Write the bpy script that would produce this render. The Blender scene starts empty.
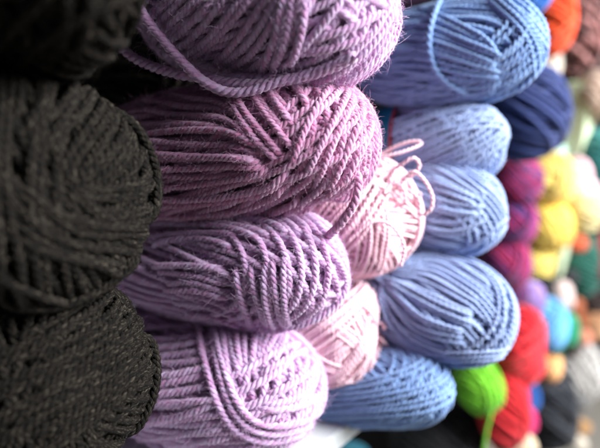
import bpy, math, random
import numpy as np
from mathutils import Vector

rng = np.random.default_rng(11)
random.seed(5)
scene = bpy.context.scene
COL = scene.collection

# ------------------------------------------------------------------ camera
F_PX, CX, CY = 560.0, 300.0, 224.0
PSI, PITCH = math.radians(42), math.radians(20)
CAM = np.array([0.0, 0.0, 1.35])
FWD = np.array([-math.sin(PSI) * math.cos(PITCH), math.cos(PSI) * math.cos(PITCH), -math.sin(PITCH)])
RIGHT = np.array([math.cos(PSI), math.sin(PSI), 0.0])
UP = np.cross(RIGHT, FWD)


def ray(px, py):
    px = np.asarray(px, float); py = np.asarray(py, float)
    return FWD + RIGHT * ((px - CX) / F_PX)[..., None] - UP * ((py - CY) / F_PX)[..., None]


def P(px, py, d):
    return CAM + ray(px, py) * np.asarray(d, float)[..., None]


cam_d = bpy.data.cameras.new('camera')
cam = bpy.data.objects.new('camera', cam_d)
COL.objects.link(cam)
from mathutils import Matrix
cam.matrix_world = Matrix(((RIGHT[0], UP[0], -FWD[0], CAM[0]), (RIGHT[1], UP[1], -FWD[1], CAM[1]),
                           (RIGHT[2], UP[2], -FWD[2], CAM[2]), (0, 0, 0, 1)))
cam_d.sensor_width = 36
cam_d.lens = 36 * F_PX / 600
cam_d.clip_start = 0.01
cam_d.clip_end = 60
cam_d.dof.use_dof = True
cam_d.dof.focus_distance = 0.352
APERTURE = 0.0125
cam_d.dof.aperture_fstop = cam_d.lens / 1000 / APERTURE
scene.camera = cam


# ------------------------------------------------------------------ materials
def lin(r, g, b):
    return tuple(((c / 255) / 12.92 if c / 255 < 0.04045 else ((c / 255 + 0.055) / 1.055) ** 2.4) for c in (r, g, b)) + (1,)


def nd(nt, typ, **kw):
    n = nt.nodes.new(typ)
    for k, v in kw.items():
        setattr(n, k, v)
    return n


def yarn_mat(name, base, alt, alt_amt=0.5, patch=18.0, fleck=None, fleck_amt=0.0, bump=0.6, sheen=0.35, fine=1.0, hard=False, spec=0.25):
    """yarn: fibres run along the attribute 'fib' (length, cos, sin round the ply); base and alt colours mixed in patches"""
    m = bpy.data.materials.new(name)
    m.use_nodes = True
    nt = m.node_tree
    nt.nodes.clear()
    L = nt.links.new
    out = nd(nt, 'ShaderNodeOutputMaterial')
    bs = nd(nt, 'ShaderNodeBsdfPrincipled')
    L(bs.outputs[0], out.inputs[0])
    at = nd(nt, 'ShaderNodeAttribute', attribute_name='fib')
    mp = nd(nt, 'ShaderNodeVectorMath', operation='MULTIPLY')
    mp.inputs[1].default_value = (240 * fine, 5.5, 5.5)
    L(at.outputs['Vector'], mp.inputs[0])
    fn = nd(nt, 'ShaderNodeTexNoise')
    fn.inputs['Scale'].default_value = 1.0
    fn.inputs['Detail'].default_value = 3
    fn.inputs['Roughness'].default_value = 0.65
    L(mp.outputs[0], fn.inputs['Vector'])
    # patchy dye, along the strand; for lilac and mauve a painted shadow cast
    mp2 = nd(nt, 'ShaderNodeVectorMath', operation='MULTIPLY')
    mp2.inputs[1].default_value = (patch, 0.25, 0.25)
    L(at.outputs['Vector'], mp2.inputs[0])
    pn = nd(nt, 'ShaderNodeTexNoise')
    pn.inputs['Scale'].default_value = 1.0
    pn.inputs['Detail'].default_value = 2
    L(mp2.outputs[0], pn.inputs['Vector'])
    r1 = nd(nt, 'ShaderNodeMapRange')
    r1.inputs['From Min'].default_value = 0.48 if hard else 0.35
    r1.inputs['From Max'].default_value = 0.52 if hard else 0.65
    r1.inputs['To Max'].default_value = alt_amt
    L(pn.outputs[0], r1.inputs['Value'])
    mx = nd(nt, 'ShaderNodeMix', data_type='RGBA')
    mx.inputs[6].default_value = base
    mx.inputs[7].default_value = alt
    L(r1.outputs[0], mx.inputs[0])
    col = mx.outputs[2]
    # fibre value variation
    hv = nd(nt, 'ShaderNodeMapRange')
    hv.inputs['From Min'].default_value = 0.3
    hv.inputs['From Max'].default_value = 0.7
    hv.inputs['To Min'].default_value = 0.8
    hv.inputs['To Max'].default_value = 1.14
    L(fn.outputs[0], hv.inputs['Value'])
    ml = nd(nt, 'ShaderNodeMix', data_type='RGBA', blend_type='MULTIPLY')
    ml.inputs[0].default_value = 1
    L(col, ml.inputs[6])
    L(hv.outputs[0], ml.inputs[7])
    col = ml.outputs[2]
    if fleck:
        mp3 = nd(nt, 'ShaderNodeVectorMath', operation='MULTIPLY')
        mp3.inputs[1].default_value = (170, 3.0, 3.0)
        L(at.outputs['Vector'], mp3.inputs[0])
        f3 = nd(nt, 'ShaderNodeTexNoise')
        f3.inputs['Scale'].default_value = 1.0
        f3.inputs['Detail'].default_value = 4
        f3.inputs['Roughness'].default_value = 0.7
        L(mp3.outputs[0], f3.inputs['Vector'])
        r3 = nd(nt, 'ShaderNodeMapRange')
        r3.inputs['From Min'].default_value = 0.55
        r3.inputs['From Max'].default_value = 0.70
        r3.inputs['To Max'].default_value = fleck_amt
        L(f3.outputs[0], r3.inputs['Value'])
        m3 = nd(nt, 'ShaderNodeMix', data_type='RGBA')
        L(r3.outputs[0], m3.inputs[0])
        L(col, m3.inputs[6])
        m3.inputs[7].default_value = fleck
        col = m3.outputs[2]
    L(col, bs.inputs['Base Color'])
    bs.inputs['Roughness'].default_value = 0.75
    bs.inputs['Specular IOR Level'].default_value = spec
    bs.inputs['Sheen Weight'].default_value = sheen
    bs.inputs['Sheen Roughness'].default_value = 0.5
    bp = nd(nt, 'ShaderNodeBump')
    bp.inputs['Strength'].default_value = bump
    bp.inputs['Distance'].default_value = 0.0005
    L(fn.outputs[0], bp.inputs['Height'])
    L(bp.outputs[0], bs.inputs['Normal'])
    return m


def plain_mat(name, base, alt=None, scale=30, rough=0.6, bump=0.1, spec=0.4):
    m = bpy.data.materials.new(name)
    m.use_nodes = True
    nt = m.node_tree
    bs = nt.nodes['Principled BSDF']
    L = nt.links.new
    tc = nd(nt, 'ShaderNodeTexCoord')
    n = nd(nt, 'ShaderNodeTexNoise')
    n.inputs['Scale'].default_value = scale
    n.inputs['Detail'].default_value = 6
    L(tc.outputs['Object'], n.inputs['Vector'])
    mx = nd(nt, 'ShaderNodeMix', data_type='RGBA')
    mx.inputs[6].default_value = base
    mx.inputs[7].default_value = alt or tuple(c * 0.8 for c in base[:3]) + (1,)
    L(n.outputs[0], mx.inputs[0])
    L(mx.outputs[2], bs.inputs['Base Color'])
    bs.inputs['Roughness'].default_value = rough
    bs.inputs['Specular IOR Level'].default_value = spec
    bp = nd(nt, 'ShaderNodeBump')
    bp.inputs['Strength'].default_value = bump
    bp.inputs['Distance'].default_value = 0.002
    L(n.outputs[0], bp.inputs['Height'])
    L(bp.outputs[0], bs.inputs['Normal'])
    return m


# ------------------------------------------------------------------ mesh helpers
class Geo:
    def __init__(self):
        self.v, self.q, self.a, self.n = [], [], [], 0

    def add(self, v, q, a):
        self.v.append(v); self.q.append(q + self.n); self.a.append(a)
        self.n += len(v)

    def build(self, name, mat, parent=None, origin=None):
        v = np.concatenate(self.v); q = np.concatenate(self.q); a = np.concatenate(self.a)
        used = np.zeros(len(v), bool)
        used[q.ravel()] = True
        idx = np.cumsum(used) - 1
        v, a, q = v[used], a[used], idx[q]
        if origin is not None:
            v = v - origin
        me = bpy.data.meshes.new(name)
        me.vertices.add(len(v)); me.loops.add(q.size); me.polygons.add(len(q))
        me.vertices.foreach_set('co', v.astype(np.float32).ravel())
        me.loops.foreach_set('vertex_index', q.astype(np.int32).ravel())
        me.polygons.foreach_set('loop_start', np.arange(0, q.size, 4, dtype=np.int32))
        me.polygons.foreach_set('use_smooth', np.ones(len(q), bool))
        at = me.attributes.new('fib', 'FLOAT_VECTOR', 'POINT')
        at.data.foreach_set('vector', a.astype(np.float32).ravel())
        me.update(calc_edges=True)
        me.materials.append(mat)
        o = bpy.data.objects.new(name, me)
        COL.objects.link(o)
        if parent is not None:
            o.parent = parent
        elif origin is not None:
            o.location = origin
        return o


def norm(x):
    return x / np.maximum(np.linalg.norm(x, axis=-1, keepdims=True), 1e-12)


def smooth1(h, sigma, closed):
    k = max(1, int(3 * sigma))
    w = np.exp(-0.5 * (np.arange(-k, k + 1) / max(sigma, 1e-3)) ** 2)
    w /= w.sum()
    hp = np.pad(h, [(k, k)] + [(0, 0)] * (h.ndim - 1), mode='wrap' if closed else 'edge')
    if h.ndim == 1:
        return np.convolve(hp, w, 'valid')
    return np.stack([np.convolve(hp[:, i], w, 'valid') for i in range(h.shape[1])], 1)


def maxfilt(h, k, closed):
    hp = np.pad(h, k, mode='wrap' if closed else 'edge')
    return np.max(np.stack([hp[i:i + len(h)] for i in range(2 * k + 1)]), 0)


def resample(p, step, closed, extra=None):
    if closed:
        p = np.concatenate([p, p[:1]])
        if extra is not None:
            extra = np.concatenate([extra, extra[:1]])
    s = np.concatenate([[0], np.cumsum(np.linalg.norm(np.diff(p, axis=0), axis=1))])
    n = max(4, int(round(s[-1] / step)) + 1)
    t = np.linspace(0, s[-1], n)
    out = np.stack([np.interp(t, s, p[:, i]) for i in range(3)], 1)
    if extra is not None:
        ex = np.stack([np.interp(t, s, extra[:, i]) for i in range(extra.shape[1])], 1)
        return out, ex, t
    return out, t


def catmull(pts, n):
    p = np.asarray(pts, float)
    if len(p) == 2:
        t = np.linspace(0, 1, n)[:, None]
        return p[0] * (1 - t) + p[1] * t
    p = np.concatenate([[2 * p[0] - p[1]], p, [2 * p[-1] - p[-2]]])
    m = len(p) - 3
    t = np.linspace(0, m - 1e-6, n)
    i = t.astype(int)
    f = (t - i)[:, None]
    a, b, c, d = p[i], p[i + 1], p[i + 2], p[i + 3]
    r = 0.5 * (2 * b + (c - a) * f + (2 * a - 5 * b + 4 * c - d) * f ** 2 + (3 * b - a - 3 * c + d) * f ** 3)
    s = np.concatenate([[0], np.cumsum(np.linalg.norm(np.diff(r, axis=0), axis=1))])
    u = np.linspace(0, s[-1], n)
    return np.stack([np.interp(u, s, r[:, k]) for k in range(r.shape[1])], 1)


def add_tube(geo, p, N, s, r, sides, keep=None, s_off=0.0, swirl=0.0):
    n = len(p)
    T = norm(np.gradient(p, axis=0))
    Np = norm(N - (N * T).sum(1, keepdims=True) * T)
    B = np.cross(T, Np)
    al = np.arange(sides) * 2 * math.pi / sides
    rr = np.broadcast_to(np.asarray(r, float).reshape(-1, 1, 1), (n, 1, 1))
    ring = p[:, None] + rr * (np.cos(al)[None, :, None] * Np[:, None] + np.sin(al)[None, :, None] * B[:, None])
    fa = al[None, :] + (s * swirl)[:, None]
    fib = np.stack([np.broadcast_to((s + s_off)[:, None], fa.shape), np.cos(fa) + s_off * 7.3, np.sin(fa) - s_off * 3.1], -1)
    i = np.arange(n - 1)[:, None] * sides
    j = np.arange(sides)[None]
    k = (j + 1) % sides
    q = np.stack([i + j, i + k, i + k + sides, i + j + sides], -1)
    if keep is not None:
        q = q[keep[:-1] & keep[1:]]
    q = q.reshape(-1, 4)
    if len(q):
        geo.add(ring.reshape(-1, 3), q, fib.reshape(-1, 3))


def add_strand(geo, p, N, d, spec, keep=None):
    """p: path already sampled; one plied strand of yarn of diameter d"""
    s = np.concatenate([[0], np.cumsum(np.linalg.norm(np.diff(p, axis=0), axis=1))])
    off = rng.uniform(0, 40)
    n = len(p)
    if spec['plies'] == 1:
        bead = 1 + 0.05 * np.sin(s / d * 5 + off)
        add_tube(geo, p, N, s, 0.5 * d * bead, spec['sides'], keep, off, -2 * math.pi / (d * 2.2))
    else:
        K = spec['plies']
        T = norm(np.gradient(p, axis=0))
        Np = norm(N - (N * T).sum(1, keepdims=True) * T)
        B = np.cross(T, Np)
        pitch = spec['pitch'] * d * rng.uniform(0.92, 1.1)
        rho = 0.225 * d
        tw = smooth1(rng.normal(0, 1, n), 14, False) * 1.6
        for k in range(K):
            ph = -2 * math.pi * s / pitch + 2 * math.pi * k / K + off + tw
            wob = smooth1(rng.normal(0, 1, n), 3, False) * 0.10
            C = p + (rho * (1 + wob))[:, None] * (np.cos(ph)[:, None] * Np + np.sin(ph)[:, None] * B)
            rad = 0.30 * d * (1 + 0.35 * smooth1(rng.normal(0, 1, n), 4, False) * 0.5)
            add_tube(geo, C, N, s, rad, spec['sides'], keep, off + k * 1.7, -2 * math.pi / (d * 2.0))
    # stray fibres standing off the strand
    nf = int(spec['fuzz'] * s[-1])
    if nf:
        idx = rng.integers(0, n, nf)
        if keep is not None:
            idx = idx[keep[idx]]
        nf = len(idx)
    if nf:
        T = norm(np.gradient(p, axis=0))[idx]
        Np = norm(N[idx] - (N[idx] * T).sum(1, keepdims=True) * T)
        B = np.cross(T, Np)
        th = rng.normal(0, 1.0, nf)
        out = np.cos(th)[:, None] * Np + np.sin(th)[:, None] * B
        ln = d * rng.uniform(0.35, 1.15, nf) * (1 + 1.8 * (rng.random(nf) > 0.95))
        d0 = norm(out * rng.uniform(0.25, 1.0, nf)[:, None] + T * rng.normal(0, 1.2, nf)[:, None] + rng.normal(0, .3, (nf, 3)))
        d1 = norm(d0 + rng.normal(0, 0.75, (nf, 3)) - 0.25 * out)
        d2 = norm(d1 + rng.normal(0, 0.9, (nf, 3)) - 0.3 * out)
        a = p[idx] + out * (0.40 * d)
        b = a + d0 * (ln * 0.33)[:, None]
        c = b + d1 * (ln * 0.33)[:, None]
        e = c + d2 * (ln * 0.33)[:, None]
        fr = spec.get('fr', 0.00006)
        pts = np.stack([a, b, c, e], 1)                        # nf,4,3
        x = norm(np.cross(d0, norm(rng.normal(0, 1, (nf, 3)))))
        y = np.cross(d0, x)
        w = np.array([1, 0.9, 0.75, 0.35])[None, :, None, None] * fr
        al = np.arange(3) * 2 * math.pi / 3
        ring = pts[:, :, None] + w * (np.cos(al)[None, None, :, None] * x[:, None, None] + np.sin(al)[None, None, :, None] * y[:, None, None])
        vi = np.arange(nf)[:, None, None] * 12 + np.arange(3)[None, :, None] * 3
        j = np.arange(3)[None, None]
        k = (j + 1) % 3
        q = np.stack([vi + j, vi + k, vi + k + 3, vi + j + 3], -1).reshape(-1, 4)
        fib = np.tile(np.array([[off, 1.0, 0.5]]), (nf * 12, 1)) + rng.normal(0, 2, (nf, 1, 3)).repeat(12, 1).reshape(-1, 3)
        geo.add(ring.reshape(-1, 3), q, fib)


# ------------------------------------------------------------------ skeins
class Skein:
    """a squeezable bolster of wound yarn; strands are laid one after another and ride over those below"""

    def __init__(self, cx, cy, depth, hw, hh, beta=30, gamma=0, d=0.0045, n=2.4, pile=2.5, squash=1.0, back=0.0):
        b, g = math.radians(beta), math.radians(gamma)
        self.a = norm(RIGHT * math.cos(b) * math.cos(g) + UP * math.sin(g) - FWD * math.sin(b) * math.cos(g))
        up = norm(UP - (UP * self.a).sum() * self.a)
        self.b = up
        self.s = np.cross(self.a, up)
        self.M = np.stack([self.a, self.b, self.s])            # world -> local rows
        self.n = n
        # size the bolster so that its wound outline spans the measured extent
        th, ph = np.meshgrid(np.linspace(0, 2 * math.pi, 60), np.linspace(0.01, math.pi - 0.01, 40))
        u = np.stack([np.cos(ph), np.sin(ph) * np.cos(th), np.sin(ph) * np.sin(th)], -1).reshape(-1, 3)
        x, y, R, Lh = cx, cy, hh * depth / F_PX, hw * depth / F_PX
        for _ in range(25):
            dims = np.array([Lh, R, R * squash])
            q = u / (self.fval(u) ** (1 / n))[:, None] * dims
            w = q @ self.M + P(x, y, depth)
            dep = (w - CAM) @ FWD
            sx = CX + F_PX * ((w - CAM) @ RIGHT) / dep
            sy = CY - F_PX * ((w - CAM) @ UP) / dep
            R *= (2 * hh / (sy.max() - sy.min())) ** 0.8
            Lh *= (2 * hw / (sx.max() - sx.min())) ** 0.8
            Lh = max(Lh, 0.45 * R)
            x += (cx + hw) - sx.max() if back else cx - (sx.max() + sx.min()) / 2
            y += cy - (sy.max() + sy.min()) / 2
        self.c = P(x, y, depth)
        Rs = R * squash
        self.d = d
        self.L, self.Ry, self.Rz = Lh - pile * d, R - pile * d, Rs - pile * d
        if back:                                   # a longer skein whose far end runs deeper into the shelf
            self.c = self.c - self.a * back / 2
            self.L += back / 2
        self.dims = np.array([self.L, self.Ry, self.Rz])
        self.vox = d / 3.0
        self.lo = -self.dims - 4 * d
        self.shape = np.ceil(2 * (self.dims + 4 * d) / self.vox).astype(int) + 1
        self.H = np.zeros(self.shape, np.float32)
        r = 3
        g3 = np.stack(np.meshgrid(*[np.arange(-r, r + 1)] * 3, indexing='ij'), -1).reshape(-1, 3)
        dist = np.linalg.norm(g3, axis=1) * self.vox
        ok = dist < 0.9 * d
        self.off = g3[ok]
        self.offh = np.sqrt(np.maximum((0.86 * d) ** 2 - dist[ok] ** 2, 0))

    def fval(self, q):
        return np.abs(q[..., 0]) ** self.n + (q[..., 1] ** 2 + q[..., 2] ** 2) ** (self.n / 2)

    def onto(self, loc):
        q = loc / self.dims
        return loc / (self.fval(q) ** (1 / self.n))[..., None]

    def normal(self, loc):
        q = loc / self.dims
        rad = np.maximum(q[..., 1] ** 2 + q[..., 2] ** 2, 1e-9)
        g = np.stack([np.sign(q[..., 0]) * np.abs(q[..., 0]) ** (self.n - 1), q[..., 1] * rad ** (self.n / 2 - 1), q[..., 2] * rad ** (self.n / 2 - 1)], -1)
        return norm(g / self.dims)

    def cast(self, px, py, snap=True, infl=0.0):
        """pixel polyline -> local points on the base surface"""
        dr = ray(px, py)
        d0 = ((self.c - CAM) * FWD).sum()
        t = np.linspace(d0 - 0.22, d0 + 0.22, 320)
        w = CAM + dr[:, None] * t[None, :, None]
        loc = (w - self.c) @ self.M.T
        f = self.fval(loc / (self.dims + infl))
        hit = f < 1
        any_ = hit.any(1)
        i = np.where(any_, hit.argmax(1), f.argmin(1))
        i = np.clip(i, 1, len(t) - 1)
        rows = np.arange(len(i))
        f0, f1 = f[rows, i - 1], f[rows, i]
        u = np.where(any_, np.clip((1 - f0) / np.where(np.abs(f1 - f0) < 1e-9, 1, f1 - f0), 0, 1), 1.0)
        p = loc[rows, i - 1] * (1 - u)[:, None] + loc[rows, i] * u[:, None]
        if snap:
            p = self.onto(p)
        return p

    def vidx(self, loc):
        return np.clip(((loc - self.lo) / self.vox).astype(int), 0, self.shape - 1)

    def lay(self, loc, closed, bury=True, lift=0.0, spec=None, geo=None, cull=True, free=False):
        """one strand: loc = points (local) on the base surface"""
        d = self.d
        loc, _ = resample(loc, self.vox * 1.2, closed)
        nn = len(loc)
        wob = smooth1(rng.normal(0, 1, (nn, 3)), 11, closed) * 0.8 * d
        loc = loc + wob
        if not free:
            loc = self.onto(loc)
        iv = self.vidx(loc)
        h = self.H[iv[:, 0], iv[:, 1], iv[:, 2]].astype(float)
        h = maxfilt(h, 2, closed)
        h = smooth1(h, 3.2, closed) + lift
        h = np.maximum(h, 0.3 * d)
        if bury and not closed:
            s = np.arange(nn) * self.vox * 1.2
            w = np.clip(np.minimum(s, s[-1] - s) / (2.2 * d), 0, 1)
            w = w * w * (3 - 2 * w)
            h = h * w + (-0.5 * d) * (1 - w)
        # stamp
        io = np.clip(iv[:, None] + self.off[None], 0, self.shape - 1).reshape(-1, 3)
        flat = np.ravel_multi_index(io.T, self.shape)
        val = (h[:, None] + self.offh[None]).ravel().astype(np.float32)
        np.maximum.at(self.H.reshape(-1), flat, val)
        N = self.normal(loc)
        a = 1.9 * d
        hc = np.where(h > 0, a * np.log1p(np.maximum(h, 0) / a), h)
        p = loc + N * hc[:, None]
        if spec is None:
            return
        p = smooth1(p, 1.5, closed)
        p, N, s = resample(p, spec['step'] * d, closed, N)
        pw = p @ self.M + self.c
        Nw = norm(N @ self.M)
        keep = None
        if cull:
            vd = norm(CAM - pw)
            keep = (Nw * vd).sum(1) > -0.55
        add_strand(geo, pw, Nw, d * rng.uniform(0.94, 1.06), spec, keep)

    def loop(self, theta, delta, off):
        nv = np.array([math.sin(delta), math.cos(delta) * math.cos(theta), math.cos(delta) * math.sin(theta)])
        e1 = norm(np.cross(nv, [0.3, 0.5, 0.81]))
        e2 = np.cross(nv, e1)
        t = np.linspace(0, 2 * math.pi, 240, endpoint=False)[:, None]
        dd = np.clip(off, -0.93, 0.93)
        u = dd * nv + math.sqrt(1 - dd * dd) * (np.cos(t) * e1 + np.sin(t) * e2)
        return self.onto(u * self.dims)

    def wind(self, geo, spec, groups=10, per=7, dmin=8, dmax=38, theta0=0.0):
        for g in range(groups):
            th = theta0 + g * 2.39996 + rng.normal(0, 0.1)
            de = math.radians(rng.uniform(dmin, dmax)) * (1 if g % 2 else -1)
            for j in range(per):
                off = (j - per / 2 + 0.5) * self.d * 0.9 / min(self.Ry, self.Rz) + rng.normal(0, 0.012)
                self.lay(self.loop(th + rng.normal(0, 0.015), de + rng.normal(0, 0.012), off), True, spec=spec, geo=geo)

    def core(self, geo):
        nu, nv = 48, 28
        th = np.linspace(0, 2 * math.pi, nu, endpoint=False)
        ph = np.linspace(0.02, math.pi - 0.02, nv)
        u = np.stack([np.cos(ph)[:, None] + 0 * th, np.sin(ph)[:, None] * np.cos(th), np.sin(ph)[:, None] * np.sin(th)], -1)
        p = self.onto(u * self.dims) * 0.99
        pw = (p @ self.M + self.c).reshape(-1, 3)
        i = np.arange(nv - 1)[:, None] * nu
        j = np.arange(nu)[None]
        k = (j + 1) % nu
        q = np.stack([i + j, i + j + nu, i + k + nu, i + k], -1).reshape(-1, 4)
        f = np.stack([pw[:, 0] * 3, pw[:, 1] * 60, pw[:, 2] * 60], -1)
        geo.add(pw, q, f)

    def bundle(self, geo, spec, A, B, n, jit=0.16, lift=0.0):
        a, b = catmull(A, 60), catmull(B, 60)
        for i in rng.permutation(n) if n > 3 else range(n):
            w = (i + 0.5) / n + rng.normal(0, jit / n)
            pl = a * (1 - w) + b * w
            e0, e1 = rng.integers(0, 4), rng.integers(0, 4)
            pl = pl[e0:60 - e1]
            self.lay(self.cast(pl[:, 0], pl[:, 1]), False, spec=spec, geo=geo, lift=lift)


def fluff(sk, geo, spec, n, reach, lift, x0, x1, a0, a1, dk):
    """loose loops that spring from the surface of a skein and fall back on it"""
    for _ in range(n):
        u = rng.uniform(x0, x1); th = rng.uniform(a0, a1)
        u2 = u + rng.normal(0, reach); th2 = th + rng.normal(0, reach * 1.6)
        t = np.linspace(0, 1, 40)
        uu = np.clip(u + (u2 - u) * t, -.96, .96); tt = th + (th2 - th) * t
        q = np.stack([uu, np.sqrt(1 - uu ** 2) * np.cos(tt), np.sqrt(1 - uu ** 2) * np.sin(tt)], -1)
        loc = sk.onto(q * sk.dims)
        N = sk.normal(loc)
        side = norm(rng.normal(0, 1, 3))
        p = loc + N * ((1.2 + lift * rng.uniform(.4, 1.3) * np.sin(math.pi * t) ** 0.7) * sk.d - 1.5 * sk.d * (np.abs(2 * t - 1) ** 8))[:, None]
        p = p + side * (np.sin(2 * math.pi * t) * sk.d * rng.uniform(.3, 1.2))[:, None]
        free_strand(geo, p @ sk.M + sk.c, sk.d * dk, spec)


def free_strand(geo, pts, d, spec, N=None):
    """a loose strand through world points"""
    p = catmull(pts, 200)
    p, s = resample(p, spec['step'] * d, False)
    p = p + smooth1(rng.normal(0, 1, (len(p), 3)), 8, False) * 0.25 * d
    N = np.tile(-FWD + 0.3 * UP, (len(p), 1))
    add_strand(geo, p, N, d, spec)


HERO = dict(plies=3, sides=6, pitch=2.25, step=0.21, fuzz=3200, fr=0.00007)
DARK = dict(plies=3, sides=6, pitch=2.3, step=0.22, fuzz=800, fr=0.00006)
MID = dict(plies=2, sides=5, pitch=2.4, step=0.35, fuzz=60)
FAR = dict(plies=1, sides=5, pitch=2.4, step=0.8, fuzz=0)


def root(name, label, cat, loc, group=None):
    o = bpy.data.objects.new(name, None)
    COL.objects.link(o)
    o.empty_display_size = 0.02
    o.location = loc
    o['label'] = label
    o['category'] = cat
    if group:
        o['group'] = group
    return o


def skein(name, label, cat, group, mat, sk, spec, wind=None, bundles=(), loose=(), tails=(), part='wound_yarn', free=(), fl=None):
    base = sk.c - np.array([0, 0, sk.Ry])
    r = root(name, label, cat, base, group)
    g = Geo()
    sk.core(g)
    sk.wind(g, spec, **(wind or {}))
    g.build(part, mat, r, base)
    for A, B, n in bundles:
        g = Geo()
        sk.bundle(g, spec, A, B, n)
        if g.n:
            g.build('yarn_wrap', mat, r, base)
    for pl, lift in loose:
        g = Geo()
        c = catmull(pl, 90)
        lp = smooth1(sk.cast(c[:, 0], c[:, 1], snap=False, infl=(1.9 + lift) * sk.d), 3, False)
        lw = lp @ sk.M + sk.c
        free_strand(g, lw + norm(CAM - lw) * (1.0 + lift) * sk.d, sk.d * 1.35, spec)
        g.build('loose_strand', mat, r, base)
    if fl:
        g = Geo()
        fluff(sk, g, spec, **fl)
        g.build('loose_loops', mat, r, base)['kind'] = 'stuff'
    for pts in free:
        g = Geo()
        pts = catmull(pts, 120)
        lp = sk.cast(pts[:, 0], pts[:, 1], snap=False, infl=2.6 * sk.d)
        lw = lp @ sk.M + sk.c
        hit = sk.fval(lp / (sk.dims + 2.6 * sk.d)) < 1.02
        dep = np.where(hit, np.minimum(pts[:, 2], (lw - CAM) @ FWD), pts[:, 2])      # never sinks into its own skein
        dep = smooth1(dep, 5, False)
        free_strand(g, P(pts[:, 0], pts[:, 1], dep), sk.d * (1.25 if spec is HERO else 1.0), spec)
        g.build('loose_strand', mat, r, base)
    return r


# ---- yarn colours
M_LILAC = yarn_mat('lilac_yarn', lin(222, 194, 235), lin(208, 142, 196), 0.9, 9, bump=1.0, sheen=.75)  # pinker alt paints the pink cast of shadows, scattered at random
M_MAUVE = yarn_mat('mauve_yarn', lin(221, 174, 214), lin(205, 114, 164), 0.9, 9, bump=1.0, sheen=.75)  # same painted shadow cast, over a pinker base
M_CHAR = yarn_mat('charcoal_yarn', lin(12, 11, 10), lin(26, 23, 20), 0.6, 30, fleck=lin(150, 138, 120), fleck_amt=0.38, bump=1.0, sheen=0.0, spec=0.08)
M_PINK = yarn_mat('pale_pink_yarn', lin(255, 220, 230), lin(254, 206, 218), 0.8, 14, sheen=0.5)
M_BLUE = yarn_mat('cornflower_yarn', lin(138, 172, 216), lin(116, 150, 204), 0.8, 12, sheen=0.3)
M_PERI = yarn_mat('periwinkle_yarn', lin(160, 180, 218), lin(140, 162, 208), 0.8, 12, sheen=0.3)

# ---- charcoal column
CH = 'charcoal skeins stacked nearest the camera'
skein('yarn_skein', 'dark charcoal tweed skein at the top of the charcoal stack, mostly in shadow', 'yarn skein', CH, M_CHAR,
      Skein(44, 0, .29, 94, 84, beta=46, d=.0053, pile=2.6), DARK, dict(groups=9, per=8, theta0=.4),
      [([(0, 22), (60, 56), (95, 70)], [(75, -8), (95, 14), (128, 40)], 7)])
skein('yarn_skein', 'charcoal tweed skein in the middle of its stack, swirling strands facing the camera', 'yarn skein', CH, M_CHAR,
      Skein(36, 190, .30, 96, 98, beta=46, d=.0053, pile=2.6), DARK, dict(groups=9, per=8, theta0=1.2),
      [([(-10, 165), (40, 205), (85, 215), (128, 205)], [(-10, 245), (40, 275), (100, 272), (140, 245)], 9),
       ([(-10, 150), (25, 112), (70, 90)], [(48, 215), (82, 172), (114, 128)], 9),
       ([(88, 90), (118, 130), (132, 185), (126, 240)], [(106, 90), (144, 130), (156, 185), (148, 245)], 4)])
skein('yarn_skein', 'charcoal tweed skein at the bottom of the charcoal stack, strands slanting up to the right', 'yarn skein', CH, M_CHAR,
      Skein(42, 390, .33, 97, 96, beta=46, d=.0053, pile=2.6), DARK, dict(groups=9, per=8, theta0=.1),
      [([(-10, 335), (60, 312), (120, 302), (146, 318)], [(10, 458), (80, 408), (130, 358), (152, 334)], 16),
       ([(132, 306), (148, 340), (138, 400), (105, 455)], [(143, 308), (158, 345), (152, 402), (125, 460)], 3)])

skein('yarn_skein', 'charcoal skein added to darken the gap behind the looping lilac strand', 'yarn skein', CH, M_CHAR,
      Skein(165, 78, .56, 92, 62, beta=30, d=.0055, pile=2.4), dict(DARK, fuzz=0, step=.4, sides=5), dict(groups=9, per=8, theta0=.9))  # added filler skein, so the shaded gap reads dark

# ---- lilac column
LI = 'lilac skeins stacked beside the charcoal ones'
sk1 = Skein(264, 6, .375, 124, 80, beta=28, gamma=-14, d=.0051)
skein('yarn_skein', 'lilac skein on top of the lilac stack with a loose strand looping under it', 'yarn skein', LI, M_LILAC, sk1, HERO,
      dict(groups=10, per=7, theta0=.3),
      [([(136, 26), (175, 6), (215, -20)], [(240, 77), (290, 54), (326, 10), (335, -22)], 13),
       ([(262, 64), (282, 25), (286, -18)], [(304, 52), (316, 20), (312, -18)], 5),
       ([(316, -8), (335, 4), (352, 20)], [(316, 16), (332, 28), (345, 33)], 3),
       ([(262, 72), (315, 50), (345, 25), (362, -10)], [(290, 82), (345, 62), (378, 38), (396, -4)], 5)],
      free=[[(196, 70, .358), (225, 82, .350), (262, 84, .343), (305, 75, .337), (356, 56, .322)],
            [(108, 36, .385), (140, 61, .375), (180, 74, .362), (225, 78, .354), (288, 76, .346), (352, 64, .336)],
            [(130, -12, .36), (136, 2, .358), (151, 26, .355), (175, 55, .352), (200, 79, .350), (225, 91, .347), (250, 90, .344), (284, 81, .340), (317, 73, .336), (354, 56, .326)]])
sk2 = Skein(241, 150, .405, 126, 74, beta=28, gamma=2, d=.0048, back=.05)
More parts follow.
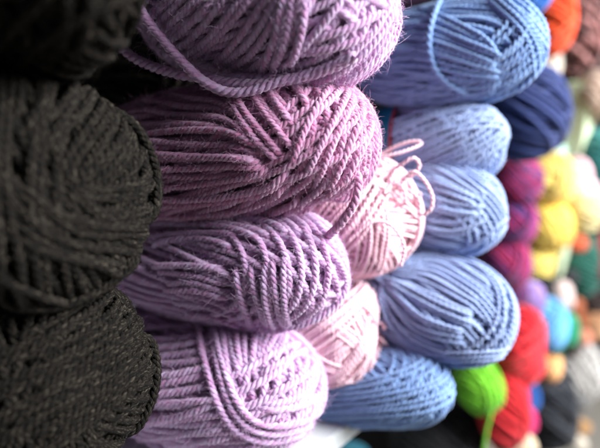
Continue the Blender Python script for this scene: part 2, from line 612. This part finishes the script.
skein('yarn_skein', 'pinkish mauve skein, second from top of the lilac stack, strands crossing in a chevron', 'yarn skein', LI, M_MAUVE, sk2, HERO,
      dict(groups=10, per=7, theta0=1.1),
      [([(132, 104), (190, 106), (235, 116), (262, 150)], [(150, 204), (205, 204), (265, 192), (300, 168)], 14),
       ([(206, 212), (255, 200), (300, 176)], [(222, 224), (290, 216), (338, 192)], 5),
       ([(222, 102), (250, 135), (292, 168)], [(306, 80), (312, 95), (318, 106)], 10),
       ([(289, 170), (307, 132), (332, 96)], [(322, 182), (340, 152), (354, 120)], 5),
       ([(334, 150), (338, 170), (332, 192)], [(346, 155), (353, 172), (352, 198)], 3),
       ([(312, 80), (345, 98), (356, 140), (350, 194)], [(342, 74), (369, 102), (377, 140), (366, 200)], 5)],
      free=[[(330, 146, .39), (340, 150, .368), (351, 163, .358), (358, 184, .354), (353, 206, .356), (341, 224, .364), (328, 236, .380), (316, 245, .405), (306, 251, .44)]])
sk3 = Skein(239, 265, .425, 106, 62, beta=28, gamma=0, d=.0050, back=.06)
skein('yarn_skein', 'lilac skein, third from top of its stack, two dark gaps between its strands', 'yarn skein', LI, M_LILAC, sk3, HERO,
      dict(groups=10, per=6, theta0=2.0),
      [([(150, 256), (200, 260), (234, 264)], [(180, 306), (222, 306), (264, 320)], 7),
       ([(146, 206), (230, 213), (298, 230), (330, 256)], [(150, 250), (205, 247), (246, 252)], 8),
       ([(235, 258), (243, 286), (257, 312)], [(290, 244), (289, 280), (284, 320)], 8),
       ([(264, 222), (300, 240), (322, 266)], [(300, 222), (332, 236), (345, 260)], 4),
       ([(288, 314), (314, 294), (334, 262)], [(292, 326), (332, 310), (349, 262)], 4),
       ([(180, 308), (240, 320), (290, 320), (330, 306)], [(180, 314), (240, 327), (290, 327), (334, 312)], 2)],
      free=[])
sk4 = Skein(212, 385, .45, 105, 75, beta=28, gamma=-2, d=.0054, back=.06)
skein('yarn_skein', 'pale lilac skein at the bottom of the lilac stack above the white shelf', 'yarn skein', LI, M_LILAC, sk4, HERO,
      dict(groups=10, per=7, theta0=.8),
      [([(138, 312), (175, 314), (205, 320)], [(130, 432), (190, 430), (250, 418)], 16),
       ([(213, 326), (228, 365), (244, 396)], [(285, 332), (276, 360), (262, 384)], 9),
       ([(244, 376), (270, 364), (304, 350)], [(252, 412), (285, 406), (304, 384)], 5),
       ([(276, 320), (293, 358), (291, 395), (272, 420)], [(302, 312), (325, 348), (326, 386), (306, 418)], 4),
       ([(135, 430), (200, 440), (260, 438), (304, 418)], [(140, 446), (210, 455), (280, 450), (314, 422)], 4),
       ([(195, 318), (209, 366), (232, 410), (263, 422), (300, 412)], [(212, 318), (224, 360), (246, 398), (270, 409), (304, 400)], 3)])

# ---- pink pair
PK = 'pale pink skeins between the lilac and blue stacks'
sp1 = Skein(372, 215, .455, 52, 65, beta=34, gamma=4, d=.0030, back=.06)
skein('yarn_skein', 'pale pink skein with loose loops sticking out, upper of the two pink ones', 'yarn skein', PK, M_PINK, sp1, MID,
      dict(groups=12, per=7, theta0=.5, dmin=10, dmax=50),
      free=[[(352, 168, 0.448), (378, 158, 0.430), (402, 152, 0.426), (418, 146, 0.428), (421, 142, 0.430), (410, 142, 0.434), (392, 148, 0.438), (372, 160, 0.446), (355, 178, 0.448)],
            [(380, 178, 0.433), (400, 166, 0.422), (414, 158, 0.418), (420, 166, 0.422), (412, 176, 0.424), (398, 180, 0.428), (384, 192, 0.428)],
            [(398, 188, 0.424), (412, 172, 0.416), (424, 180, 0.414), (432, 196, 0.416), (430, 210, 0.418), (420, 215, 0.422), (418, 200, 0.422), (408, 190, 0.424)],
            [(350, 240, 0.428), (372, 222, 0.416), (392, 226, 0.410), (404, 246, 0.412), (400, 266, 0.420)]], fl=dict(n=20, reach=.3, lift=2.4, x0=.3, x1=.95, a0=-1.6, a1=1.2, dk=1.0))
sp2 = Skein(345, 334, .475, 46, 62, beta=34, gamma=-4, d=.0030, back=.06)
skein('yarn_skein', 'pale pink skein with deep rose gaps, lower of the two pink ones', 'yarn skein', PK, M_PINK, sp2, MID,
      dict(groups=11, per=6, theta0=1.5, dmin=10, dmax=50), fl=dict(n=18, reach=.4, lift=1.6, x0=.1, x1=.95, a0=-2.4, a1=1.6, dk=.9))

# ---- blue column
BL = 'blue skeins stacked right of the pink ones'
sb1 = Skein(449, 52, .485, 89, 55, beta=30, gamma=2, d=.0038)
skein('yarn_skein', 'large cornflower skein topping the blue stack, one loose strand curving across it', 'yarn skein', BL, M_BLUE, sb1, MID,
      dict(groups=9, per=9, theta0=.6),
      [([(364, 42), (420, 16), (480, 36), (506, 60)], [(366, 84), (420, 96), (470, 92), (500, 72)], 14),
       ([(445, 98), (490, 90), (515, 60)], [(470, 110), (520, 102), (545, 70)], 7),
       ([(435, -4), (480, 8), (514, 40), (518, 76)], [(500, -2), (532, 25), (546, 55), (536, 88)], 10)],
      loose=[([(444, -6), (433, 16), (428, 46), (437, 74), (462, 92), (495, 97), (525, 86), (541, 62)], 0.3)])
sb2 = Skein(429, 146, .515, 78, 46, beta=30, gamma=0, d=.0036)
r_b2 = skein('yarn_skein', 'periwinkle skein wearing a teal and red paper band, under the large cornflower one', 'yarn skein', BL, M_PERI, sb2, MID,
      dict(groups=10, per=8, theta0=.2))
sb3 = Skein(439, 207, .50, 65, 50, beta=30, gamma=-3, d=.0038, back=.03)
skein('yarn_skein', 'periwinkle skein in the middle of the blue stack behind the pink loops', 'yarn skein', BL, M_PERI, sb3, MID,
      dict(groups=8, per=8, theta0=1.3),
      [([(424, 172), (450, 182), (482, 204)], [(424, 228), (455, 230), (482, 212)], 10),
       ([(404, 156), (450, 164), (490, 190)], [(410, 168), (450, 180), (484, 204)], 5),
       ([(420, 246), (465, 236), (496, 206)], [(420, 256), (470, 250), (507, 215)], 5)])
sb4 = Skein(446, 311, .49, 68, 59, beta=30, gamma=-10, d=.0036, back=.03)
skein('yarn_skein', 'periwinkle skein with strands fanning from its lower edge, above the bottom blue one', 'yarn skein', BL, M_PERI, sb4, MID,
      dict(groups=9, per=9, theta0=.9),
      [([(384, 290), (420, 330), (470, 340)], [(388, 270), (440, 262), (490, 296)], 14),
       ([(384, 282), (400, 318), (440, 342), (505, 336)], [(380, 290), (396, 326), (436, 352), (505, 346)], 3)])
sb5 = Skein(387, 388, .485, 65, 47, beta=30, gamma=3, d=.0034, back=.07)
skein('yarn_skein', 'deeper blue skein at the bottom of the blue stack, resting on the shelf edge', 'yarn skein', BL, M_BLUE, sb5, MID,
      dict(groups=10, per=8, theta0=.5))

# paper band round the second blue skein: a sleeve that follows the bolster, teal with a red edge
def band(sk, t0, t1, mat, parent, name, lift):
    base = sk.c - np.array([0, 0, sk.Ry])
    g = Geo()
    nu, nv = 72, 8
    th = np.linspace(0, 2 * math.pi, nu, endpoint=False)
    t = np.linspace(t0, t1, nv)
    rad = (1 - np.abs(t) ** sk.n) ** (1 / sk.n)
    loc = np.stack([np.broadcast_to((t * sk.L)[:, None], (nv, nu)), rad[:, None] * np.cos(th) * sk.Ry, rad[:, None] * np.sin(th) * sk.Rz], -1)
    loc = loc + sk.normal(loc) * (lift * sk.d)
    pw = (loc @ sk.M + sk.c).reshape(-1, 3)
    i = np.arange(nv - 1)[:, None] * nu
    j = np.arange(nu)[None]
    k = (j + 1) % nu
    q = np.stack([i + j, i + j + nu, i + k + nu, i + k], -1).reshape(-1, 4)
    g.add(pw, q, pw * 30)
    return g.build(name, mat, parent, base)


M_TEAL = plain_mat('teal_paper', lin(30, 120, 150), lin(24, 105, 140), 60, 0.5)
M_REDP = plain_mat('red_paper', lin(170, 36, 50), lin(150, 30, 44), 60, 0.5)
pb = band(sb2, -.72, -.30, M_TEAL, r_b2, 'paper_band', 3.2)
rb = band(sb2, -.30, -.26, M_REDP, r_b2, 'band_edge', 3.2)
rb.parent = pb

# ---- small blurred skeins further along the shelf
def far(name, label, cat, cx, cy, hw, hh, d, rgb, alt=None, beta=25, gamma=0, hard=False, amt=.8, group=None, strand=None, groups=9, per=6, patch=10, squash=1.0, free=()):
    rgb_, alt_ = lin(*rgb), lin(*(alt or tuple(int(c * .86) for c in rgb)))
    m = yarn_mat(name + '_colour', rgb_, alt_, amt, patch, bump=0.3, sheen=.2, hard=hard)
    st = strand or max(.0022, hh * d / F_PX / 9)
    s = Skein(cx, cy, d, hw * .92, hh * .92, beta=beta, gamma=gamma, d=st, pile=2.4, squash=squash)
    return skein(name, label, cat, group, m, s, FAR, dict(groups=groups, per=per, theta0=rng.uniform(0, 3), dmin=8, dmax=45), free=free)


AL = 'blurred skeins further along the shelf'
far('yarn_skein', 'dark plum skein peeking out at the top edge above the cornflower one', 'yarn skein', 402, -14, 46, 22, .60, (98, 66, 100), group=AL)
far('yarn_skein', 'bright royal blue skein at the top edge behind the cornflower one', 'yarn skein', 508, -10, 46, 36, .66, (40, 104, 186), (60, 130, 205), group=AL)
far('yarn_skein', 'navy blue skein tucked behind the cornflower one', 'yarn skein', 524, 111, 42, 47, .70, (34, 52, 108), (26, 40, 88), group=AL)
far('yarn_skein', 'bright orange skein tapering down beside the royal blue one', 'yarn skein', 549, 20, 15, 34, .85, (238, 92, 30), (222, 60, 26), gamma=0, beta=10, group=AL)
far('yarn_skein', 'magenta and purple variegated skein below the navy one', 'yarn skein', 517, 180, 24, 26, .78, (166, 30, 88), (72, 40, 98), hard=True, amt=.95, group=AL, patch=16)
far('yarn_skein', 'magenta and purple variegated skein beside the middle yellow ball', 'yarn skein', 511, 220, 24, 26, .79, (80, 46, 112), (160, 30, 90), hard=True, amt=.95, group=AL, patch=16)
far('yarn_skein', 'crimson pink skein with purple streaks behind the blue stack', 'yarn skein', 506, 262, 24, 26, .80, (170, 30, 82), (92, 52, 116), hard=True, amt=.9, group=AL, patch=14)
far('yarn_ball', 'largest yellow ball below the pale mint one', 'yarn ball', 549, 180, 27, 27, .92, (250, 228, 136), (246, 218, 110), group='yellow yarn balls')
far('yarn_ball', 'golden yellow ball in the middle of the yellow column', 'yarn ball', 547, 226, 25, 25, .93, (248, 222, 112), (242, 208, 92), group='yellow yarn balls')
far('yarn_ball', 'lowest yellow ball of the yellow column', 'yarn ball', 535, 262, 19, 20, .95, (250, 226, 120), group='yellow yarn balls')
far('yarn_ball', 'pale mint ball between the navy skein and the yellow balls', 'yarn ball', 548, 152, 18, 14, 1.0, (190, 226, 214), group=AL)
far('yarn_ball', 'pale pink ball behind the largest yellow one', 'yarn ball', 574, 182, 14, 22, .95, (246, 206, 214), group=AL)
far('yarn_ball', 'cream ball right of the yellow column', 'yarn ball', 584, 210, 18, 22, .94, (230, 216, 160), group=AL)
far('yarn_skein', 'marled brown and pink skein beside the orange one', 'yarn skein', 570, 34, 15, 44, 1.0, (62, 34, 32), (168, 116, 112), hard=True, beta=10, group=AL, patch=30)
far('yarn_skein', 'dark teal skein in the top right corner', 'yarn skein', 592, 36, 17, 36, 1.02, (22, 36, 40), (36, 72, 78), beta=10, group=AL)
far('yarn_ball', 'black ball under the dark teal skein', 'yarn ball', 578, 72, 11, 14, 1.0, (36, 36, 38), group=AL)
far('yarn_skein', 'cream skein with brown flecks at the right edge above the green post', 'yarn skein', 596, 94, 18, 22, .96, (232, 220, 204), (150, 96, 60), amt=.9, patch=14, group=AL)
far('yarn_ball', 'ivory ball at the right edge below the dark teal skein', 'yarn ball', 594, 66, 14, 16, 1.12, (240, 232, 210), group=AL)
far('yarn_ball', 'tiny bright green ball below the black one', 'yarn ball', 567, 86, 9, 10, 1.02, (50, 168, 84), group=AL)
far('yarn_ball', 'white ball below the orange skein', 'yarn ball', 549, 60, 8, 18, .98, (238, 230, 216), group=AL)
far('yarn_skein', 'deep teal skein at the right edge beside the green post', 'yarn skein', 598, 160, 13, 26, 1.0, (26, 110, 106), group=AL)
far('yarn_ball', 'near black ball at the right edge above the deep teal skein', 'yarn ball', 600, 124, 10, 18, 1.08, (38, 46, 46), group=AL)
far('yarn_ball', 'burgundy ball at the right edge below the cream one', 'yarn ball', 598, 218, 12, 14, 1.08, (120, 28, 52), group=AL)
far('yarn_ball', 'ivory ball at the right edge touching the deep teal skein', 'yarn ball', 600, 192, 11, 13, 1.10, (226, 216, 196), group=AL)
far('yarn_ball', 'sage green ball between the cream and burgundy ones', 'yarn ball', 588, 234, 11, 11, 1.10, (88, 132, 110), group=AL)
far('yarn_skein', 'chocolate skein in the top right corner above the dark teal one', 'yarn skein', 594, 2, 16, 14, 1.10, (56, 36, 32), (110, 80, 68), amt=.9, patch=20, group=AL)
far('yarn_skein', 'beige marled skein at the top edge beside the brown one', 'yarn skein', 566, 0, 12, 14, 1.08, (150, 118, 100), (70, 46, 40), amt=.9, patch=20, group=AL)
RB = [('small chocolate ball at the right edge beside the post top', 600, 78, 9, 10, 1.0, (70, 44, 36)),
      ('small tan ball under the cream flecked skein', 584, 124, 8, 9, 1.0, (190, 140, 96)),
      ('small rose ball left of the marled brown skein', 556, 42, 6, 10, .97, (206, 140, 140)),
      ('small navy ball at the top edge right of the chocolate skein', 580, 2, 8, 9, 1.04, (40, 44, 96)),
      ('small butter yellow ball between the pale pink and cream balls', 568, 205, 9, 11, .97, (250, 234, 160)),
      ('small blush ball above the sage green one', 590, 190, 9, 10, .97, (244, 212, 220)),
      ('small lemon ball beside the lowest yellow one', 551, 250, 9, 10, 1.0, (246, 230, 130))]
for lb, cx_, cy_, a_, b_, d_, rgb_ in RB:
    far('yarn_ball', lb, 'yarn ball', cx_, cy_, a_, b_, d_, rgb_, group=AL, groups=6, per=5)
LO = 'blurred skeins on the lower shelf'
far('yarn_ball', 'lime green ball under the blue stack', 'yarn ball', 479, 385, 23, 27, .74, (122, 200, 44), (98, 178, 30), group=LO, gamma=20,
    free=[[(492, 396, .715), (491, 414, .712), (487, 430, .714), (484, 452, .72)]])
far('yarn_skein', 'scarlet skein right of the lime ball', 'yarn skein', 518, 346, 20, 38, .80, (206, 26, 40), (186, 20, 34), gamma=0, beta=30, group=LO)
far('yarn_skein', 'scarlet skein hanging down below the first scarlet one', 'yarn skein', 503, 406, 20, 38, .79, (200, 24, 36), (176, 20, 32), beta=30, group=LO)
far('yarn_ball', 'small crimson ball bulging from the scarlet skeins', 'yarn ball', 531, 363, 13, 17, .82, (214, 30, 56), group=LO)
far('yarn_ball', 'lilac ball above the sky blue one', 'yarn ball', 528, 298, 17, 17, .88, (168, 140, 202), group=LO)
far('yarn_ball', 'small black ball between the lowest yellow and lilac balls', 'yarn ball', 542, 285, 10, 11, .94, (32, 34, 40), group=LO)
far('yarn_ball', 'sky blue ball right of the scarlet skeins', 'yarn ball', 546, 324, 19, 25, .90, (98, 182, 224), (110, 160, 216), group=LO)
far('yarn_ball', 'emerald ball touching the sky blue one', 'yarn ball', 568, 330, 9, 15, .97, (30, 156, 110), group=LO)
far('yarn_ball', 'blush white ball above the emerald one', 'yarn ball', 562, 296, 10, 15, 1.02, (238, 218, 212), group=LO)
far('yarn_skein', 'dark green skein below the cream ball', 'yarn skein', 580, 266, 16, 28, 1.1, (28, 96, 82), group=LO)
far('yarn_ball', 'wine red ball at the right edge', 'yarn ball', 596, 250, 14, 17, 1.12, (168, 24, 52), group=LO)
far('yarn_ball', 'small coral ball between the cream and wine red balls', 'yarn ball', 578, 244, 9, 8, 1.06, (240, 112, 74), group=LO)
far('yarn_ball', 'hot pink ball near the bottom edge', 'yarn ball', 522, 420, 14, 16, .84, (232, 50, 128), group=LO)
far('yarn_ball', 'medium blue ball above the hot pink one', 'yarn ball', 525, 396, 13, 16, .90, (34, 92, 168), group=LO)
far('yarn_skein', 'cream skein at the bottom edge below the hot pink ball', 'yarn skein', 514, 444, 24, 15, .82, (240, 222, 190), group=LO)
far('yarn_ball', 'peach ball with an orange heart below the sky blue one', 'yarn ball', 549, 366, 10, 15, .95, (246, 206, 150), (240, 150, 60), group=LO)
far('yarn_skein', 'black skein between the medium blue and grey white ones', 'yarn skein', 550, 408, 19, 40, .98, (34, 38, 46), group=LO)
far('yarn_skein', 'white and grey skein at the lower right', 'yarn skein', 577, 370, 22, 28, 1.08, (226, 222, 216), (120, 118, 116), amt=.9, patch=14, group=LO)
far('yarn_skein', 'tan skein lying flat at the lower right', 'yarn skein', 568, 425, 24, 10, 1.04, (206, 164, 110), (160, 116, 76), group=LO)
far('yarn_skein', 'dark brown skein at the right edge above the tan ball', 'yarn skein', 592, 292, 16, 26, 1.14, (52, 38, 36), group=LO)
far('yarn_ball', 'tan ball at the right edge below the dark brown skein', 'yarn ball', 592, 324, 14, 16, 1.12, (206, 156, 112), (110, 70, 50), group=LO)
far('yarn_skein', 'black skein standing in for the shadow under the blue stack', 'yarn skein', 438, 442, 46, 42, .84, (30, 30, 34), group=LO)  # made-up dark skein filling the shaded void below the board
far('yarn_ball', 'black ball at the right edge below the tan one', 'yarn ball', 598, 352, 12, 14, 1.14, (40, 38, 40), group=LO)
far('yarn_ball', 'rust ball between the emerald and tan ones', 'yarn ball', 578, 322, 8, 12, 1.12, (170, 92, 56), group=LO)
far('yarn_ball', 'dark slate ball behind the white and grey skein', 'yarn ball', 560, 388, 12, 16, 1.12, (52, 56, 62), group=LO)
far('yarn_ball', 'light grey ball at the bottom edge left of the tan skein', 'yarn ball', 546, 446, 14, 12, 1.0, (208, 204, 198), group=LO)
far('yarn_ball', 'plum ball left of the lilac one', 'yarn ball', 516, 292, 11, 14, .86, (108, 52, 110), group=LO)
far('yarn_ball', 'olive ball behind the sky blue one', 'yarn ball', 560, 312, 10, 12, 1.08, (110, 112, 70), group=LO)
RC = [('small black ball between the blush white and dark green ones', 570, 278, 8, 9, 1.03, (36, 36, 40)),
      ('small maroon ball under the wine red one', 598, 272, 9, 9, 1.06, (110, 24, 44)),
      ('small copper ball left of the tan one', 576, 306, 8, 8, 1.06, (176, 100, 64)),
      ('small espresso ball below the emerald one', 572, 348, 9, 9, 1.02, (58, 40, 36)),
      ('small sand ball right of the white and grey skein', 597, 378, 9, 10, 1.08, (206, 184, 152)),
      ('small pewter ball below the white and grey skein', 581, 402, 10, 9, 1.04, (128, 126, 124)),
      ('small ink black ball left of the tan flat skein', 560, 412, 9, 10, .99, (34, 34, 38)),
      ('small ivory ball at the bottom edge below the tan skein', 578, 444, 10, 9, 1.02, (232, 222, 204)),
      ('small bottle green ball below the sky blue one', 556, 348, 7, 8, .94, (30, 90, 70)),
      ('small salmon ball touching the dark brown skein', 584, 338, 8, 8, 1.04, (232, 150, 120))]
for lb, cx_, cy_, a_, b_, d_, rgb_ in RC:
    far('yarn_ball', lb, 'yarn ball', cx_, cy_, a_, b_, d_, rgb_, group=LO, groups=6, per=5)
far('yarn_ball', 'dark teal ball in the shadow at the bottom edge', 'yarn ball', 352, 458, 18, 16, .80, (30, 110, 130), group=LO)


# ------------------------------------------------------------------ shelf
def box(name, mat, lo, hi, parent=None, bevel=0.0015, origin=None):
    lo, hi = np.array(lo, float), np.array(hi, float)
    me = bpy.data.meshes.new(name)
    import bmesh
    bm = bmesh.new()
    bmesh.ops.create_cube(bm, size=1)
    for v in bm.verts:
        for i in range(3):
            v.co[i] = (v.co[i]) * (hi[i] - lo[i])
    if bevel:
        bmesh.ops.bevel(bm, geom=bm.edges[:], offset=bevel, segments=2, affect='EDGES')
    bm.to_mesh(me)
    bm.free()
    me.materials.append(mat)
    o = bpy.data.objects.new(name, me)
    COL.objects.link(o)
    c = (lo + hi) / 2
    if origin is not None:
        c = c - origin
    o.location = c
    if parent:
        o.parent = parent
    return o


M_WHITE = plain_mat('white_laminate', lin(222, 226, 226), lin(206, 212, 212), 14, 0.45, 0.05)
M_GREEN = plain_mat('pale_green_paint', lin(204, 218, 186), lin(190, 206, 172), 14, 0.5, 0.05)
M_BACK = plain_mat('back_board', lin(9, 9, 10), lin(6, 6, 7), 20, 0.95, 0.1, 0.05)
M_FLOOR = plain_mat('floor_vinyl', lin(176, 170, 160), lin(156, 150, 140), 6, 0.55, 0.05)

# board: front edge passes where the photograph shows it under the lilac stack
e = ray(np.array([322.0]), np.array([446.0]))[0]
zb = sk4.c[2] - sk4.Ry - 0.010
tt = (zb - CAM[2]) / e[2]
edge = CAM + e * tt
xf = edge[0]
yend = edge[1] + .20
base = np.array([xf - .15, edge[1], zb - .02])
r = root('shelf_unit', 'white laminate shelving that carries the skeins, its board edge showing under the lilac stack', 'shelf', base)
box('shelf_board', M_WHITE, (xf - .34, -.35, zb - .02), (xf, yend, zb), r, origin=base)
box('shelf_board', M_WHITE, (xf - .34, -.35, zb - .40), (xf, yend, zb - .38), r, origin=base)
box('shelf_board', M_BACK, (xf - .34, -.35, zb + .43), (xf, 2.2, zb + .45), r, origin=base)  # unseen upper board added to block top light, black to bounce none
box('back_panel', M_BACK, (xf - .36, -.35, 0), (xf - .343, 2.2, 2.0), r, origin=base)
gp = P(np.array([574.0]), np.array([140.0]), np.array([.99]))[0]
box('shelf_post', M_GREEN, (gp[0] - .02, gp[1] - .02, 0.0), (gp[0] + .02, gp[1] + .02, gp[2] + .1), r, origin=base)

fl = box('floor', M_FLOOR, (-6, -4, -.05), (8, 12, 0), bevel=0)
fl['kind'] = 'structure'
M_WALL = plain_mat('wall_paint', lin(150, 146, 140), lin(120, 116, 112), 3, 0.8, 0.05)
wl = box('wall', M_WALL, (-6, 5.0, 0), (8, 5.1, 3), bevel=0)
wl['kind'] = 'structure'

# ------------------------------------------------------------------ light
w = bpy.data.worlds.new('World')
scene.world = w
w.use_nodes = True
bg = w.node_tree.nodes['Background']
bg.inputs[0].default_value = (0.80, 0.86, 1.0, 1)
bg.inputs[1].default_value = 0.076


def area(name, loc, target, size, power, col):
    l = bpy.data.lights.new(name, 'AREA')
    l.shape = 'RECTANGLE'
    l.size, l.size_y = size
    l.energy = power
    l.color = col
    o = bpy.data.objects.new(name, l)
    COL.objects.link(o)
    o.location = loc
    o.rotation_euler = (Vector(target) - Vector(loc)).to_track_quat('-Z', 'Y').to_euler()
    return o


mid = P(np.array([300.0]), np.array([200.0]), np.array([.4]))[0]
area('window_light', mid + np.array([1.13, .68, .70]), mid, (1.0, .9), 106, (0.96, 0.97, 1.0))
far_c = P(np.array([560.0]), np.array([220.0]), np.array([1.0]))[0]
area('aisle_light', far_c + np.array([.9, .1, 1.0]), far_c, (1.0, 1.0), 11, (1.0, 0.97, 0.92))

# ------------------------------------------------------------------ render settings
scene.render.engine = 'CYCLES'
scene.view_settings.view_transform = 'Standard'
scene.view_settings.look = 'None'
scene.view_settings.exposure = 0
c = scene.cycles
c.max_bounces = 6
c.diffuse_bounces = 5
c.use_denoising = True
c.use_adaptive_sampling = True
c.adaptive_threshold = 0.012
